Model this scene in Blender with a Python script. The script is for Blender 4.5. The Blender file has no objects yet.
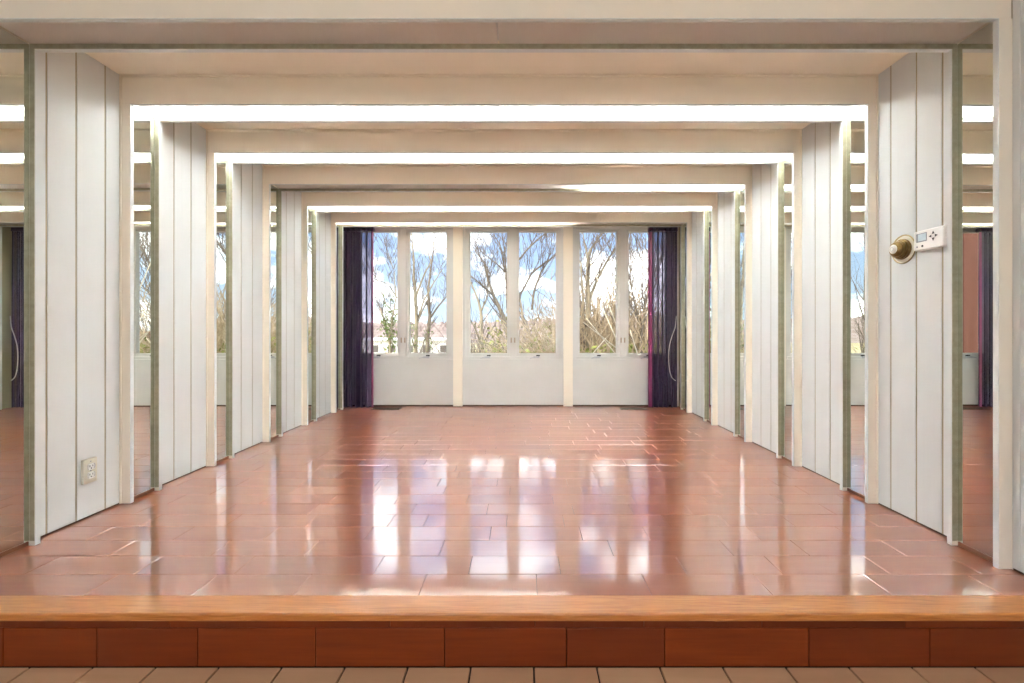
import bpy, bmesh, math, random
from mathutils import Vector, Matrix

S = bpy.context.scene
C = S.collection
PI = math.pi

# ------------------------------------------------------------------ camera / picture maths
F = 455.0                      # focal length in pixels of a 1024 x 683 frame (16 mm lens)
VX, VY = 522.6, 330.2          # where the line of sight meets the picture
EYE = 0.881                    # eye height above the raised floor


def at(px, py, Y):
    """the place at depth Y that the photograph shows at pixel (px, py)"""
    return Vector(((px - VX) * Y / F, Y, EYE - (py - VY) * Y / F))


cam = bpy.data.cameras.new('camera')
cam.sensor_width = 36.0
cam.lens = 36.0 * F / 1024.0
cam.shift_x = -(VX - 512.0) / 1024.0
cam.shift_y = (VY - 341.5) / 1024.0
cam.clip_start = 0.05
cam.clip_end = 2000
co = bpy.data.objects.new('camera', cam)
C.objects.link(co)
co.location = (0, 0, EYE)
co.rotation_euler = (PI / 2, 0, 0)
S.camera = co
S.view_settings.view_transform = 'Standard'
S.view_settings.look = 'None'
S.view_settings.gamma = 1
S.view_settings.use_curve_mapping = False
S.view_settings.exposure = 0.98
S.cycles.use_denoising = True
S.cycles.max_bounces = 14
S.cycles.diffuse_bounces = 6
S.cycles.glossy_bounces = 8
S.cycles.transmission_bounces = 8
S.cycles.transparent_max_bounces = 24
S.cycles.sample_clamp_indirect = 40.0


# ------------------------------------------------------------------ materials
def newmat(name):
    m = bpy.data.materials.new(name)
    m.use_nodes = True
    nt = m.node_tree
    nt.nodes.clear()
    out = nt.nodes.new('ShaderNodeOutputMaterial')
    return m, nt, out


def N(nt, typ, **kw):
    n = nt.nodes.new(typ)
    for k, v in kw.items():
        if k.startswith('_'):
            setattr(n, k[1:], v)
        else:
            n.inputs[k.replace('__', ' ')].default_value = v
    return n


def L(nt, a, b):
    nt.links.new(a, b)


def rgb(r, g, b):
    """sRGB 0..255 to linear"""
    def f(c):
        c /= 255.0
        return c / 12.92 if c <= 0.04045 else ((c + 0.055) / 1.055) ** 2.4
    return (f(r), f(g), f(b), 1.0)


def noisy(name, c1, c2, scale=(6, 6, 6), detail=4, rough=0.5, bump=0.0, spec=0.5, metal=0.0, nscale=1.0, **kw):
    """a surface whose own colour wanders a little between two tones"""
    m, nt, out = newmat(name)
    tc = N(nt, 'ShaderNodeTexCoord')
    mp = N(nt, 'ShaderNodeMapping', Scale=scale)
    L(nt, tc.outputs['Object'], mp.inputs['Vector'])
    nz = N(nt, 'ShaderNodeTexNoise', Scale=nscale, Detail=detail)
    L(nt, mp.outputs[0], nz.inputs['Vector'])
    rp = N(nt, 'ShaderNodeValToRGB')
    rp.color_ramp.elements[0].position = 0.3
    rp.color_ramp.elements[1].position = 0.7
    rp.color_ramp.elements[0].color = c1
    rp.color_ramp.elements[1].color = c2
    L(nt, nz.outputs['Fac'], rp.inputs['Fac'])
    p = N(nt, 'ShaderNodeBsdfPrincipled', Roughness=rough, Metallic=metal)
    p.inputs['Specular IOR Level'].default_value = spec
    for k, v in kw.items():
        p.inputs[k.replace('__', ' ')].default_value = v
    L(nt, rp.outputs[0], p.inputs['Base Color'])
    if bump:
        b = N(nt, 'ShaderNodeBump', Strength=bump, Distance=0.002)
        L(nt, nz.outputs['Fac'], b.inputs['Height'])
        L(nt, b.outputs[0], p.inputs['Normal'])
    L(nt, p.outputs[0], out.inputs['Surface'])
    return m


def wood(name, c1, c2, c3, along=0, rough=0.3, coat=0.0, coat_ior=1.5, coat_rough=0.1, island=0.5, spec=0.4, fine=1.0, wave=0.0):
    """boards: every loose island has its own tone, fine grain runs along one axis"""
    m, nt, out = newmat(name)
    geo = N(nt, 'ShaderNodeNewGeometry')
    tc = N(nt, 'ShaderNodeTexCoord')
    off = N(nt, 'ShaderNodeVectorMath', _operation='SCALE')
    comb = N(nt, 'ShaderNodeCombineXYZ')
    for i in range(3):
        L(nt, geo.outputs['Random Per Island'], comb.inputs[i])
    L(nt, comb.outputs[0], off.inputs[0])
    off.inputs['Scale'].default_value = 17.0
    add = N(nt, 'ShaderNodeVectorMath', _operation='ADD')
    L(nt, tc.outputs['Object'], add.inputs[0])
    L(nt, off.outputs[0], add.inputs[1])
    sc = [70 * fine, 70 * fine, 70 * fine]
    sc[along] = 4 * fine
    mp = N(nt, 'ShaderNodeMapping', Scale=tuple(sc))
    L(nt, add.outputs[0], mp.inputs['Vector'])
    nz = N(nt, 'ShaderNodeTexNoise', Scale=1.0, Detail=5, Roughness=0.6)
    if wave:
        nz.inputs['Distortion'].default_value = wave
    L(nt, mp.outputs[0], nz.inputs['Vector'])
    sc2 = [9, 9, 9]
    sc2[along] = 2.5
    mp2 = N(nt, 'ShaderNodeMapping', Scale=tuple(sc2))
    L(nt, add.outputs[0], mp2.inputs['Vector'])
    nz2 = N(nt, 'ShaderNodeTexNoise', Scale=1.0, Detail=3)
    L(nt, mp2.outputs[0], nz2.inputs['Vector'])
    r1 = N(nt, 'ShaderNodeValToRGB')
    r1.color_ramp.elements[0].position = 0.3
    r1.color_ramp.elements[1].position = 0.7
    r1.color_ramp.elements[0].color = c1
    r1.color_ramp.elements[1].color = c2
    L(nt, nz.outputs['Fac'], r1.inputs['Fac'])
    mixf = N(nt, 'ShaderNodeMath', _operation='MULTIPLY_ADD')
    L(nt, geo.outputs['Random Per Island'], mixf.inputs[0])
    mixf.inputs[1].default_value = island
    sub = N(nt, 'ShaderNodeMath', _operation='MULTIPLY_ADD')
    L(nt, nz2.outputs['Fac'], sub.inputs[0])
    sub.inputs[1].default_value = 0.9
    sub.inputs[2].default_value = -0.35
    L(nt, sub.outputs[0], mixf.inputs[2])
    mx = N(nt, 'ShaderNodeMix', _data_type='RGBA')
    L(nt, mixf.outputs[0], mx.inputs['Factor'])
    L(nt, r1.outputs[0], mx.inputs[6])
    mx.inputs[7].default_value = c3
    p = N(nt, 'ShaderNodeBsdfPrincipled', Roughness=rough)
    p.inputs['Specular IOR Level'].default_value = spec
    p.inputs['Coat Weight'].default_value = coat
    p.inputs['Coat IOR'].default_value = coat_ior
    p.inputs['Coat Roughness'].default_value = coat_rough
    L(nt, mx.outputs[2], p.inputs['Base Color'])
    b = N(nt, 'ShaderNodeBump', Strength=0.06, Distance=0.001)
    L(nt, nz.outputs['Fac'], b.inputs['Height'])
    L(nt, b.outputs[0], p.inputs['Normal'])
    L(nt, p.outputs[0], out.inputs['Surface'])
    return m


M = {}
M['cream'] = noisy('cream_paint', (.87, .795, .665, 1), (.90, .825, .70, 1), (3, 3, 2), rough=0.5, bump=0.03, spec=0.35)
M['groove'] = noisy('olive_groove_shade', (.36, .31, .20, 1), (.42, .37, .25, 1), (9, 9, 1.2), rough=0.6)  # shade between the planks put into the backing's colour
M['panel'] = noisy('panel_paint', (.665, .685, .675, 1), (.695, .715, .705, 1), (9, 9, 1.2), rough=0.42, bump=0.05, spec=0.35)
M['ceiling'] = noisy('ceiling_paint', (.87, .795, .665, 1), (.90, .825, .70, 1), (3, 3, 3), rough=0.7, spec=0.2)
M['frame'] = noisy('window_frame_paint', (.66, .645, .605, 1), (.70, .685, .645, 1), (4, 4, 4), rough=0.45, spec=0.4)
M['gap'] = noisy('dark_gap', (.012, .010, .008, 1), (.03, .024, .018, 1), rough=0.9, spec=0.1)
M['floor'] = wood('glossy_red_parquet', (.37, .100, .032, 1), (.43, .130, .048, 1), (.29, .068, .020, 1), along=0, rough=0.35,
                  coat=1.0, coat_ior=3.4, coat_rough=0.085, island=0.45)
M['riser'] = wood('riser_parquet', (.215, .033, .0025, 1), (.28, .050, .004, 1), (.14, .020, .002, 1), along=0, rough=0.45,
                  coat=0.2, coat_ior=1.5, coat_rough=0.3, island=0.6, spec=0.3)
M['oak'] = wood('oak_nosing', (.36, .110, .015, 1), (.68, .28, .066, 1), (.50, .165, .028, 1), along=0, rough=0.32,
                coat=0.6, coat_ior=1.7, coat_rough=0.12, island=0.3, fine=1.5, wave=1.2)
M['shoe'] = wood('wood_shoe', (.24, .09, .045, 1), (.30, .12, .06, 1), (.18, .06, .03, 1), along=1, rough=0.35, island=0.3)
M['tile'] = wood('beige_floor_tile', (.60, .38, .22, 1), (.70, .47, .28, 1), (.48, .27, .15, 1), along=0, rough=0.45, island=0.5, fine=.25)
M['grout'] = noisy('dark_grout', (.05, .035, .025, 1), (.09, .06, .045, 1), (20, 20, 20), rough=0.9)
M['plastic'] = noisy('white_plastic', (.80, .79, .76, 1), (.84, .83, .80, 1), (8, 8, 8), rough=0.35)
M['ivory'] = noisy('ivory_plastic', (.64, .60, .48, 1), (.70, .66, .54, 1), (8, 8, 8), rough=0.4)
M['black'] = noisy('black_plastic', (.012, .012, .014, 1), (.025, .025, .028, 1), (20, 20, 20), rough=0.5)
M['bronze'] = noisy('bronze_metal', (.20, .13, .045, 1), (.32, .22, .09, 1), (60, 60, 60), rough=0.3, metal=0.85)
M['ring'] = noisy('brass_ring', (.40, .31, .16, 1), (.5, .4, .22, 1), (40, 40, 40), rough=0.3, metal=0.7)
M['chrome'] = noisy('bright_metal', (.44, .45, .46, 1), (.58, .59, .60, 1), (30, 30, 30), rough=0.28, metal=0.4)
M['stain'] = noisy('tan_latch_metal', (.42, .33, .25, 1), (.50, .41, .32, 1), (30, 30, 30), rough=0.5)
M['register'] = noisy('register_brown_metal', (.10, .055, .03, 1), (.15, .08, .045, 1), (30, 30, 30), rough=0.5, metal=0.3)
M['channel'] = noisy('olive_metal_channel', (.34, .31, .205, 1), (.43, .40, .28, 1), (40, 40, 40), rough=0.42, metal=0.25)
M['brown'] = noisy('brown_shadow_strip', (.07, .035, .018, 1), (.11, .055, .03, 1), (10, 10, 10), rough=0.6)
M['cord'] = noisy('white_cord', (.72, .70, .64, 1), (.8, .78, .72, 1), (200, 200, 200), rough=0.7)
M['screen'] = noisy('lcd_screen', (.50, .62, .66, 1), (.60, .72, .76, 1), (30, 30, 30), rough=0.15)
M['bezel'] = noisy('grey_bezel', (.22, .25, .27, 1), (.28, .31, .33, 1), (30, 30, 30), rough=0.4)


def mirror_mat():
    m, nt, out = newmat('aged_mirror')
    tc = N(nt, 'ShaderNodeTexCoord')
    nz = N(nt, 'ShaderNodeTexNoise', Scale=2.0, Detail=2)
    L(nt, tc.outputs['Object'], nz.inputs['Vector'])
    rp = N(nt, 'ShaderNodeValToRGB')
    rp.color_ramp.elements[0].color = (.76, .80, .75, 1)
    rp.color_ramp.elements[1].color = (.81, .84, .80, 1)
    L(nt, nz.outputs['Fac'], rp.inputs['Fac'])
    g = N(nt, 'ShaderNodeBsdfGlossy', Roughness=0.004)
    L(nt, rp.outputs[0], g.inputs['Color'])
    L(nt, g.outputs[0], out.inputs['Surface'])
    return m


def glass_mat():
    m, nt, out = newmat('window_glass')
    fr = N(nt, 'ShaderNodeFresnel', IOR=1.35)
    t = N(nt, 'ShaderNodeBsdfTransparent', Color=(.97, .985, .975, 1))
    g = N(nt, 'ShaderNodeBsdfGlossy', Roughness=0.0)
    mx = N(nt, 'ShaderNodeMixShader')
    L(nt, fr.outputs[0], mx.inputs[0])
    L(nt, t.outputs[0], mx.inputs[1])
    L(nt, g.outputs[0], mx.inputs[2])
    L(nt, mx.outputs[0], out.inputs['Surface'])
    return m


def diffuser_mat():
    m, nt, out = newmat('acrylic_diffuser')
    t = N(nt, 'ShaderNodeBsdfTransparent', Color=(.95, .94, .90, 1))
    tr = N(nt, 'ShaderNodeBsdfTranslucent', Color=(.88, .86, .80, 1))
    d = N(nt, 'ShaderNodeBsdfDiffuse', Color=(.90, .82, .77, 1))
    m1 = N(nt, 'ShaderNodeMixShader', Fac=0.45)
    L(nt, tr.outputs[0], m1.inputs[1])
    L(nt, d.outputs[0], m1.inputs[2])
    m2 = N(nt, 'ShaderNodeMixShader', Fac=0.08)
    L(nt, m1.outputs[0], m2.inputs[1])
    L(nt, t.outputs[0], m2.inputs[2])
    L(nt, m2.outputs[0], out.inputs['Surface'])
    return m


def emit_mat(name, col, strength):
    m, nt, out = newmat(name)
    e = N(nt, 'ShaderNodeEmission', Color=col, Strength=strength)
    L(nt, e.outputs[0], out.inputs['Surface'])
    return m


def curtain_mat(name, c1, c2, trans, see):
    m, nt, out = newmat(name)
    tc = N(nt, 'ShaderNodeTexCoord')
    mp = N(nt, 'ShaderNodeMapping', Scale=(60, 60, 1.5))
    L(nt, tc.outputs['Object'], mp.inputs['Vector'])
    nz = N(nt, 'ShaderNodeTexNoise', Scale=1.0, Detail=3)
    L(nt, mp.outputs[0], nz.inputs['Vector'])
    rp = N(nt, 'ShaderNodeValToRGB')
    rp.color_ramp.elements[0].color = c1
    rp.color_ramp.elements[1].color = c2
    L(nt, nz.outputs['Fac'], rp.inputs['Fac'])
    p = N(nt, 'ShaderNodeBsdfPrincipled', Roughness=0.30)
    p.inputs['Sheen Weight'].default_value = 0.05
    p.inputs['Specular IOR Level'].default_value = 0.9
    p.inputs['Coat Weight'].default_value = 0.7
    p.inputs['Coat IOR'].default_value = 1.7
    p.inputs['Coat Roughness'].default_value = 0.16
    p.inputs['Sheen Tint'].default_value = (.65, .55, .85, 1)
    L(nt, rp.outputs[0], p.inputs['Base Color'])
    tr = N(nt, 'ShaderNodeBsdfTranslucent', Color=trans)
    mx = N(nt, 'ShaderNodeMixShader', Fac=0.06)
    L(nt, p.outputs[0], mx.inputs[1])
    L(nt, tr.outputs[0], mx.inputs[2])
    lw = N(nt, 'ShaderNodeLayerWeight', Blend=0.5)
    fc = N(nt, 'ShaderNodeMath', _operation='MULTIPLY_ADD')
    L(nt, lw.outputs['Facing'], fc.inputs[0])
    fc.inputs[1].default_value = -see * 1.6
    fc.inputs[2].default_value = see
    fc.use_clamp = True
    tp = N(nt, 'ShaderNodeBsdfTransparent', Color=trans)
    mx2 = N(nt, 'ShaderNodeMixShader')
    L(nt, fc.outputs[0], mx2.inputs[0])
    L(nt, mx.outputs[0], mx2.inputs[1])
    L(nt, tp.outputs[0], mx2.inputs[2])
    L(nt, mx2.outputs[0], out.inputs['Surface'])
    return m


M['mirror'] = mirror_mat()
M['glass'] = glass_mat()
M['diffuser'] = diffuser_mat()
M['tube_on'] = emit_mat('lit_fluorescent_tube', (.80, .965, 1.20, 1), 80.0)
M['tube_dim'] = emit_mat('dim_fluorescent_tube', (.86, .955, 1.08, 1), 30.0)  # weaker emission, for the tubes in the farthest beam
M['tube_off'] = noisy('unlit_fluorescent_tube', (.80, .78, .74, 1), (.84, .82, .78, 1), rough=0.3)
M['curtain'] = curtain_mat('purple_satin', (.016, .004, .026, 1), (.040, .008, .055, 1), (.78, .74, .95, 1), .42)
M['hem'] = curtain_mat('magenta_satin', (.32, .045, .14, 1), (.42, .07, .20, 1), (.5, .2, .4, 1), .1)
# outside
M['bark'] = noisy('grey_bark', (.17, .135, .10, 1), (.30, .25, .19, 1), (6, 6, 2), detail=6, rough=0.9, spec=0.1)
M['bark_pale'] = noisy('pale_bark', (.30, .25, .17, 1), (.42, .36, .26, 1), (6, 6, 2), detail=6, rough=0.9, spec=0.1)
M['twig'] = noisy('twig_bark', (.13, .10, .08, 1), (.24, .19, .15, 1), (8, 8, 3), rough=0.9, spec=0.1)
M['bramble'] = noisy('dry_bramble', (.36, .27, .17, 1), (.55, .43, .29, 1), (8, 8, 3), rough=0.9, spec=0.1)
M['straw'] = noisy('pale_straw', (.62, .53, .38, 1), (.78, .70, .55, 1), (8, 8, 3), rough=0.9, spec=0.1)
M['leaf'] = noisy('yellow_green_leaf', (.14, .165, .035, 1), (.34, .34, .10, 1), (4, 4, 4), rough=0.7, spec=0.2)
M['ivy'] = noisy('ivy_leaf', (.10, .16, .04, 1), (.24, .28, .09, 1), (5, 5, 5), rough=0.7, spec=0.2)
M['conifer'] = noisy('conifer_needles', (.03, .075, .035, 1), (.07, .13, .06, 1), (5, 5, 5), rough=0.8, spec=0.2)
M['ground'] = noisy('winter_grass', (.34, .30, .15, 1), (.50, .41, .26, 1), (.15, .15, .15), detail=8, rough=0.95, spec=0.05)
M['hill'] = noisy('bare_forest_hill', (.25, .185, .16, 1), (.40, .32, .285, 1), (.25, .25, .6), detail=8, rough=1.0, spec=0.0)
M['housewhite'] = noisy('pale_cladding', (.78, .76, .72, 1), (.84, .82, .78, 1), (.5, .5, .5), rough=0.8)
M['roof'] = noisy('pale_flat_roof', (.80, .80, .80, 1), (.88, .88, .88, 1), (.5, .5, .5), rough=0.8)
M['redroof'] = noisy('red_brick', (.34, .13, .09, 1), (.44, .19, .13, 1), (1, 1, 1), rough=0.8)
M['darkglass'] = noisy('dark_glazing', (.10, .09, .085, 1), (.16, .14, .13, 1), (2, 2, 2), rough=0.3)
M['cedar'] = noisy('cedar_siding', (.38, .155, .105, 1), (.46, .20, .14, 1), (10, 10, .8), rough=0.8, spec=0.1)


# ------------------------------------------------------------------ mesh building
class MB:
    """collects boxes, tubes, lathes and prisms, then links them as ONE mesh object"""
    def __init__(self):
        self.bm = bmesh.new()

    def box(self, x0, x1, y0, y1, z0, z1, bev=0.0, seg=1):
        r = bmesh.ops.create_cube(self.bm, size=1.0)
        vs = r['verts']
        for v in vs:
            v.co = Vector((x0 + (v.co.x + .5) * (x1 - x0), y0 + (v.co.y + .5) * (y1 - y0), z0 + (v.co.z + .5) * (z1 - z0)))
        if bev:
            es = {e for v in vs for e in v.link_edges}
            bmesh.ops.bevel(self.bm, geom=list(es), offset=bev, segments=seg, affect='EDGES', profile=0.5)
        return self

    def tube(self, pts, rad, sides=6, caps=True):
        pts = [Vector(p) for p in pts]
        if not isinstance(rad, (list, tuple)):
            rad = [rad] * len(pts)
        up = Vector((0.3, 0.2, 1)).normalized()
        rings = []
        prev = None
        for i, p in enumerate(pts):
            d = (pts[min(i + 1, len(pts) - 1)] - pts[max(i - 1, 0)])
            if d.length < 1e-9:
                d = Vector((0, 0, 1))
            d.normalize()
            a = prev if prev is not None else (up.cross(d) if abs(up.dot(d)) < .95 else Vector((1, 0, 0)).cross(d))
            a = (a - d * a.dot(d))
            if a.length < 1e-6:
                a = Vector((1, 0, 0)).cross(d)
            a.normalize()
            prev = a
            b = d.cross(a)
            rings.append([self.bm.verts.new(p + (a * math.cos(2 * PI * k / sides) + b * math.sin(2 * PI * k / sides)) * rad[i]) for k in range(sides)])
        for r0, r1 in zip(rings, rings[1:]):
            for k in range(sides):
                self.bm.faces.new((r0[k], r0[(k + 1) % sides], r1[(k + 1) % sides], r1[k]))
        if caps:
            self.bm.faces.new(list(reversed(rings[0])))
            self.bm.faces.new(rings[-1])
        return self

    def lathe(self, prof, mat, sides=40):
        """prof: (radius, height) pairs round the local z axis, placed with mat; both ends close on the axis"""
        rings = []
        for r, h in prof:
            if r < 1e-6:
                rings.append([self.bm.verts.new(mat @ Vector((0, 0, h)))])
            else:
                rings.append([self.bm.verts.new(mat @ Vector((r * math.cos(2 * PI * k / sides), r * math.sin(2 * PI * k / sides), h))) for k in range(sides)])
        for a, b in zip(rings, rings[1:]):
            for k in range(sides):
                k2 = (k + 1) % sides
                if len(a) == 1:
                    self.bm.faces.new((a[0], b[k2], b[k]))
                elif len(b) == 1:
                    self.bm.faces.new((a[k], a[k2], b[0]))
                else:
                    self.bm.faces.new((a[k], a[k2], b[k2], b[k]))
        return self

    def quad(self, a, b, c, d):
        self.bm.faces.new([self.bm.verts.new(Vector(p)) for p in (a, b, c, d)])
        return self

    def prism(self, prof, x0, x1):
        """a (y, z) outline swept along x"""
        A = [self.bm.verts.new((x0, y, z)) for y, z in prof]
        B = [self.bm.verts.new((x1, y, z)) for y, z in prof]
        n = len(prof)
        for i in range(n):
            self.bm.faces.new((A[i], A[(i + 1) % n], B[(i + 1) % n], B[i]))
        self.bm.faces.new(list(reversed(A)))
        self.bm.faces.new(B)
        return self

    def build(self, name, mat, parent=None, smooth=False, norm=True):
        me = bpy.data.meshes.new(name)
        if norm:
            bmesh.ops.recalc_face_normals(self.bm, faces=self.bm.faces)
        o = bpy.data.objects.new(name, me)
        off = Vector((0, 0, 0))
        p = parent
        while p is not None:
            off += p.location
            p = p.parent
        if off.length:
            bmesh.ops.translate(self.bm, verts=self.bm.verts, vec=-off)
        self.bm.to_mesh(me)
        self.bm.free()
        me.materials.append(mat)
        if smooth:
            for f in me.polygons:
                f.use_smooth = True
        C.objects.link(o)
        if parent is not None:
            o.parent = parent
        return o


def thing(name, label, cat, loc, group=None):
    o = bpy.data.objects.new(name, None)
    o.empty_display_size = 0.05
    C.objects.link(o)
    o.location = loc
    o['label'] = label
    o['category'] = cat
    if group:
        o['group'] = group
    return o


def tag(o, label, cat, group=None):
    o['label'] = label
    o['category'] = cat
    if group:
        o['group'] = group
    return o


def struct(o):
    o['kind'] = 'structure'
    return o


# ------------------------------------------------------------------ the room: measures
XL, XR = -1.994, 1.755            # inner faces of the portal lips
ML, MR = XL - .022, XR + .022     # mirror faces
WL, WR = -2.043, 1.802            # panelled side walls
SOF, CEI = 2.030, 2.177           # underside of the beams, ceiling between them
FRONTS = [1.676, 2.311, 2.942, 3.579, 4.210, 4.853]
DEP = .205
LIP = .021
BACK = 5.262                      # face of the pilasters on the window wall
LOWF = -.192                      # the lower tiled floor
LOWC = 2.46

# raised parquet floor: every board a bevelled tile
rng = random.Random(4)
mb = MB()
joints = {0: [-1.46, -1.10, -.762, -.345, .049, .430, .832, 1.23, 1.60],
          1: [-1.80, -1.405, -1.043, -.539, -.196, .138, .595, .941, 1.33, 1.66],
          2: [-1.62, -1.22, -.852, -.327, .355, .825, 1.122, 1.50],
          3: [-1.83, -1.47, -1.092, -.667, -.14, .252, .536, 1.002, 1.40],
          4: [-1.72, -1.34, -.974, -.608, -.448, -.073, .19, .66, .93, 1.226, 1.6],
          5: [-1.86, -1.45, -1.03, -.536, -.173, .248, .534, .815, 1.126, 1.5]}
row, y = 0, 1.5105
RW = .1327
while y < BACK + .02:
    y1 = min(y + RW, BACK + .05)
    js = joints.get(row)
    if js is None:
        js, x = [], -2.08 + rng.uniform(.1, .42)
        while x < 1.78:
            js.append(x)
            x += rng.uniform(.33, .48)
    xs = [-2.10] + js + [1.86]
    for a, b in zip(xs, xs[1:]):
        mb.box(a + .0007, b - .0007, y + .0006, y1 - .0006, -.012, rng.uniform(-.0004, .0004), bev=.0011)
    y += RW
    row += 1
struct(mb.build('floor', M['floor']))
mb = MB()
mb.box(-2.10, 1.86, 1.46, BACK + .06, -.06, -.0115)
mb.box(-2.10, 1.86, 1.462, 1.52, LOWF, -.06)
struct(mb.build('floor_base', M['gap']))
# oak nosing with a rounded front
prof = [(1.5100, -.024), (1.5100, .0005)]
for k in range(6):
    a = PI / 2 + PI / 2 * k / 5
    prof.append((1.4195 + .0065 * math.cos(a), -.006 + .0065 * math.sin(a)))
for k in range(4):
    a = PI + PI / 2 * k / 3
    prof.append((1.4165 + .0035 * math.cos(a), -.0205 + .0035 * math.sin(a)))
o = struct(MB().prism(prof, -2.045, 1.803).build('trim_nosing', M['oak'], smooth=False))
# riser boards
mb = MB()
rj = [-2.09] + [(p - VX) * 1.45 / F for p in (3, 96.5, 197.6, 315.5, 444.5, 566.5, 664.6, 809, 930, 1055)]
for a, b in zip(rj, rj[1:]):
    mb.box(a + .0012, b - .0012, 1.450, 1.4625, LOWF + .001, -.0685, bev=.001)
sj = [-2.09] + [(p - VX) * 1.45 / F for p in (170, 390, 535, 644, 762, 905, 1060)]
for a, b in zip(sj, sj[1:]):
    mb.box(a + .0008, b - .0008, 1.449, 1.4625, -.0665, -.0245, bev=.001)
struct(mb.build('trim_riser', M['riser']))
# lower tiled floor
mb = MB()
x = .0357 - .2004 * 12
while x < 2.0:
    yy = 1.449
    while yy > -2.6:
        mb.box(x + .003, x + .1974, yy - .397, yy - .001, LOWF - .012, LOWF + rng.uniform(-.0004, .0004), bev=.0015)
        yy -= .40
    x += .2004
struct(mb.build('floor_tiled', M['tile']))
struct(MB().box(-2.5, 2.2, -2.7, 1.53, LOWF - .03, LOWF - .010).build('floor_grout', M['grout']))

# ceilings and header
struct(MB().box(-2.22, 1.98, 1.676, 5.45, CEI, CEI + .06).build('ceiling', M['ceiling']))
mb = MB()
mb.box(-2.42, 2.12, 1.676, 1.86, CEI + .06, LOWC)
mb.box(-2.42, 2.12, -2.7, 1.86, LOWC, LOWC + .06)
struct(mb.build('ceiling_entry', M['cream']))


# panelled side walls
def planks(mb, xin, xout, ya, yb, grooves, z0, z1):
    ys = [ya] + grooves + [yb]
    for a, b in zip(ys, ys[1:]):
        x0, x1 = min(xin, xout), max(xin, xout)
        mb.box(x0, x1, a + .0037, b - .0037, z0, z1, bev=.0012)


bays = []
for i in range(5):
    ya, yb = FRONTS[i] + DEP, FRONTS[i + 1]
    bays.append((ya, yb))
for side, w, s in (('left', WL, -1), ('right', WR, 1)):
    mb = MB()
    mb.box(min(w + s * .0025, w + s * .16), max(w + s * .0025, w + s * .16), 1.676, 5.45, -.02, CEI)
    struct(mb.build('trim_%d' % (71 if s < 0 else 72), M['groove']))
    mb = MB()
    for i, (ya, yb) in enumerate(bays):
        gs = [yb - .358, yb - .228, yb - .083] if i == 0 else [yb - .40, yb - .275, yb - .138]
        planks(mb, w, w + s * .0027, ya + .001, yb - .001, gs, .007, CEI - .001)
    # entry side
    mb.box(min(w + s * .0025, w + s * .16), max(w + s * .0025, w + s * .16), -2.7, 1.676, LOWF, LOWC)
    gs = [1.676 - .032, 1.676 - .052] + [1.60 - .14 * k for k in range(29)][::1]
    gs = sorted(gs)
    gs = [g for g in gs if g > -2.6]
    lo = [g for g in gs if g < 1.44]
    hi = [g for g in gs if g >= 1.44]
    planks(mb, w, w + s * .0027, 1.46, 1.675, hi, .007, CEI)
    planks(mb, w, w + s * .0027, -2.65, 1.44, lo, LOWF + .014, LOWC)
    struct(mb.build('wall_' + side, M['panel']))
    # thin strip at the foot of the panelling, gap shade put into its brown
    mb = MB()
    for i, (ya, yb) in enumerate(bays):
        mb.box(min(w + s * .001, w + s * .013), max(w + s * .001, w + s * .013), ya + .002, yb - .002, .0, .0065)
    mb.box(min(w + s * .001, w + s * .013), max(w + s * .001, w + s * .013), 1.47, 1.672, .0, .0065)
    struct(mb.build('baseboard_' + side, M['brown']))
# wall behind the camera
mb = MB()
mb.box(-2.42, -1.9, -2.86, -2.7, LOWF, LOWC)
mb.box(1.7, 2.12, -2.86, -2.7, LOWF, LOWC)
mb.box(-1.9, 1.7, -2.86, -2.7, LOWF, .2)
mb.box(-1.9, 1.7, -2.86, -2.7, 2.3, LOWC)
struct(mb.build('wall_rear', M['panel']))
# unseen glazed opening added in the rear wall for frontal fill daylight
rw = bpy.data.objects.new('window_4', None)
C.objects.link(rw)
rw.location = (-.1, -2.78, .2)
struct(rw)
mb = MB()
for xa, xb in ((-1.9, -1.84), (-.73, -.67), (.47, .53), (1.64, 1.7)):
    mb.box(xa, xb, -2.83, -2.73, .2, 2.3, bev=.003)
for za, zb in ((.2, .26), (2.24, 2.3)):
    for xa, xb in ((-1.84, -.73), (-.67, .47), (.53, 1.64)):
        mb.box(xa, xb, -2.83, -2.73, za, zb, bev=.003)
mb.build('frame', M['frame'], rw)
for xa, xb in ((-1.84, -.73), (-.67, .47), (.53, 1.64)):
    MB().box(xa, xb, -2.785, -2.779, .26, 2.24).build('pane', M['glass'], rw)

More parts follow.
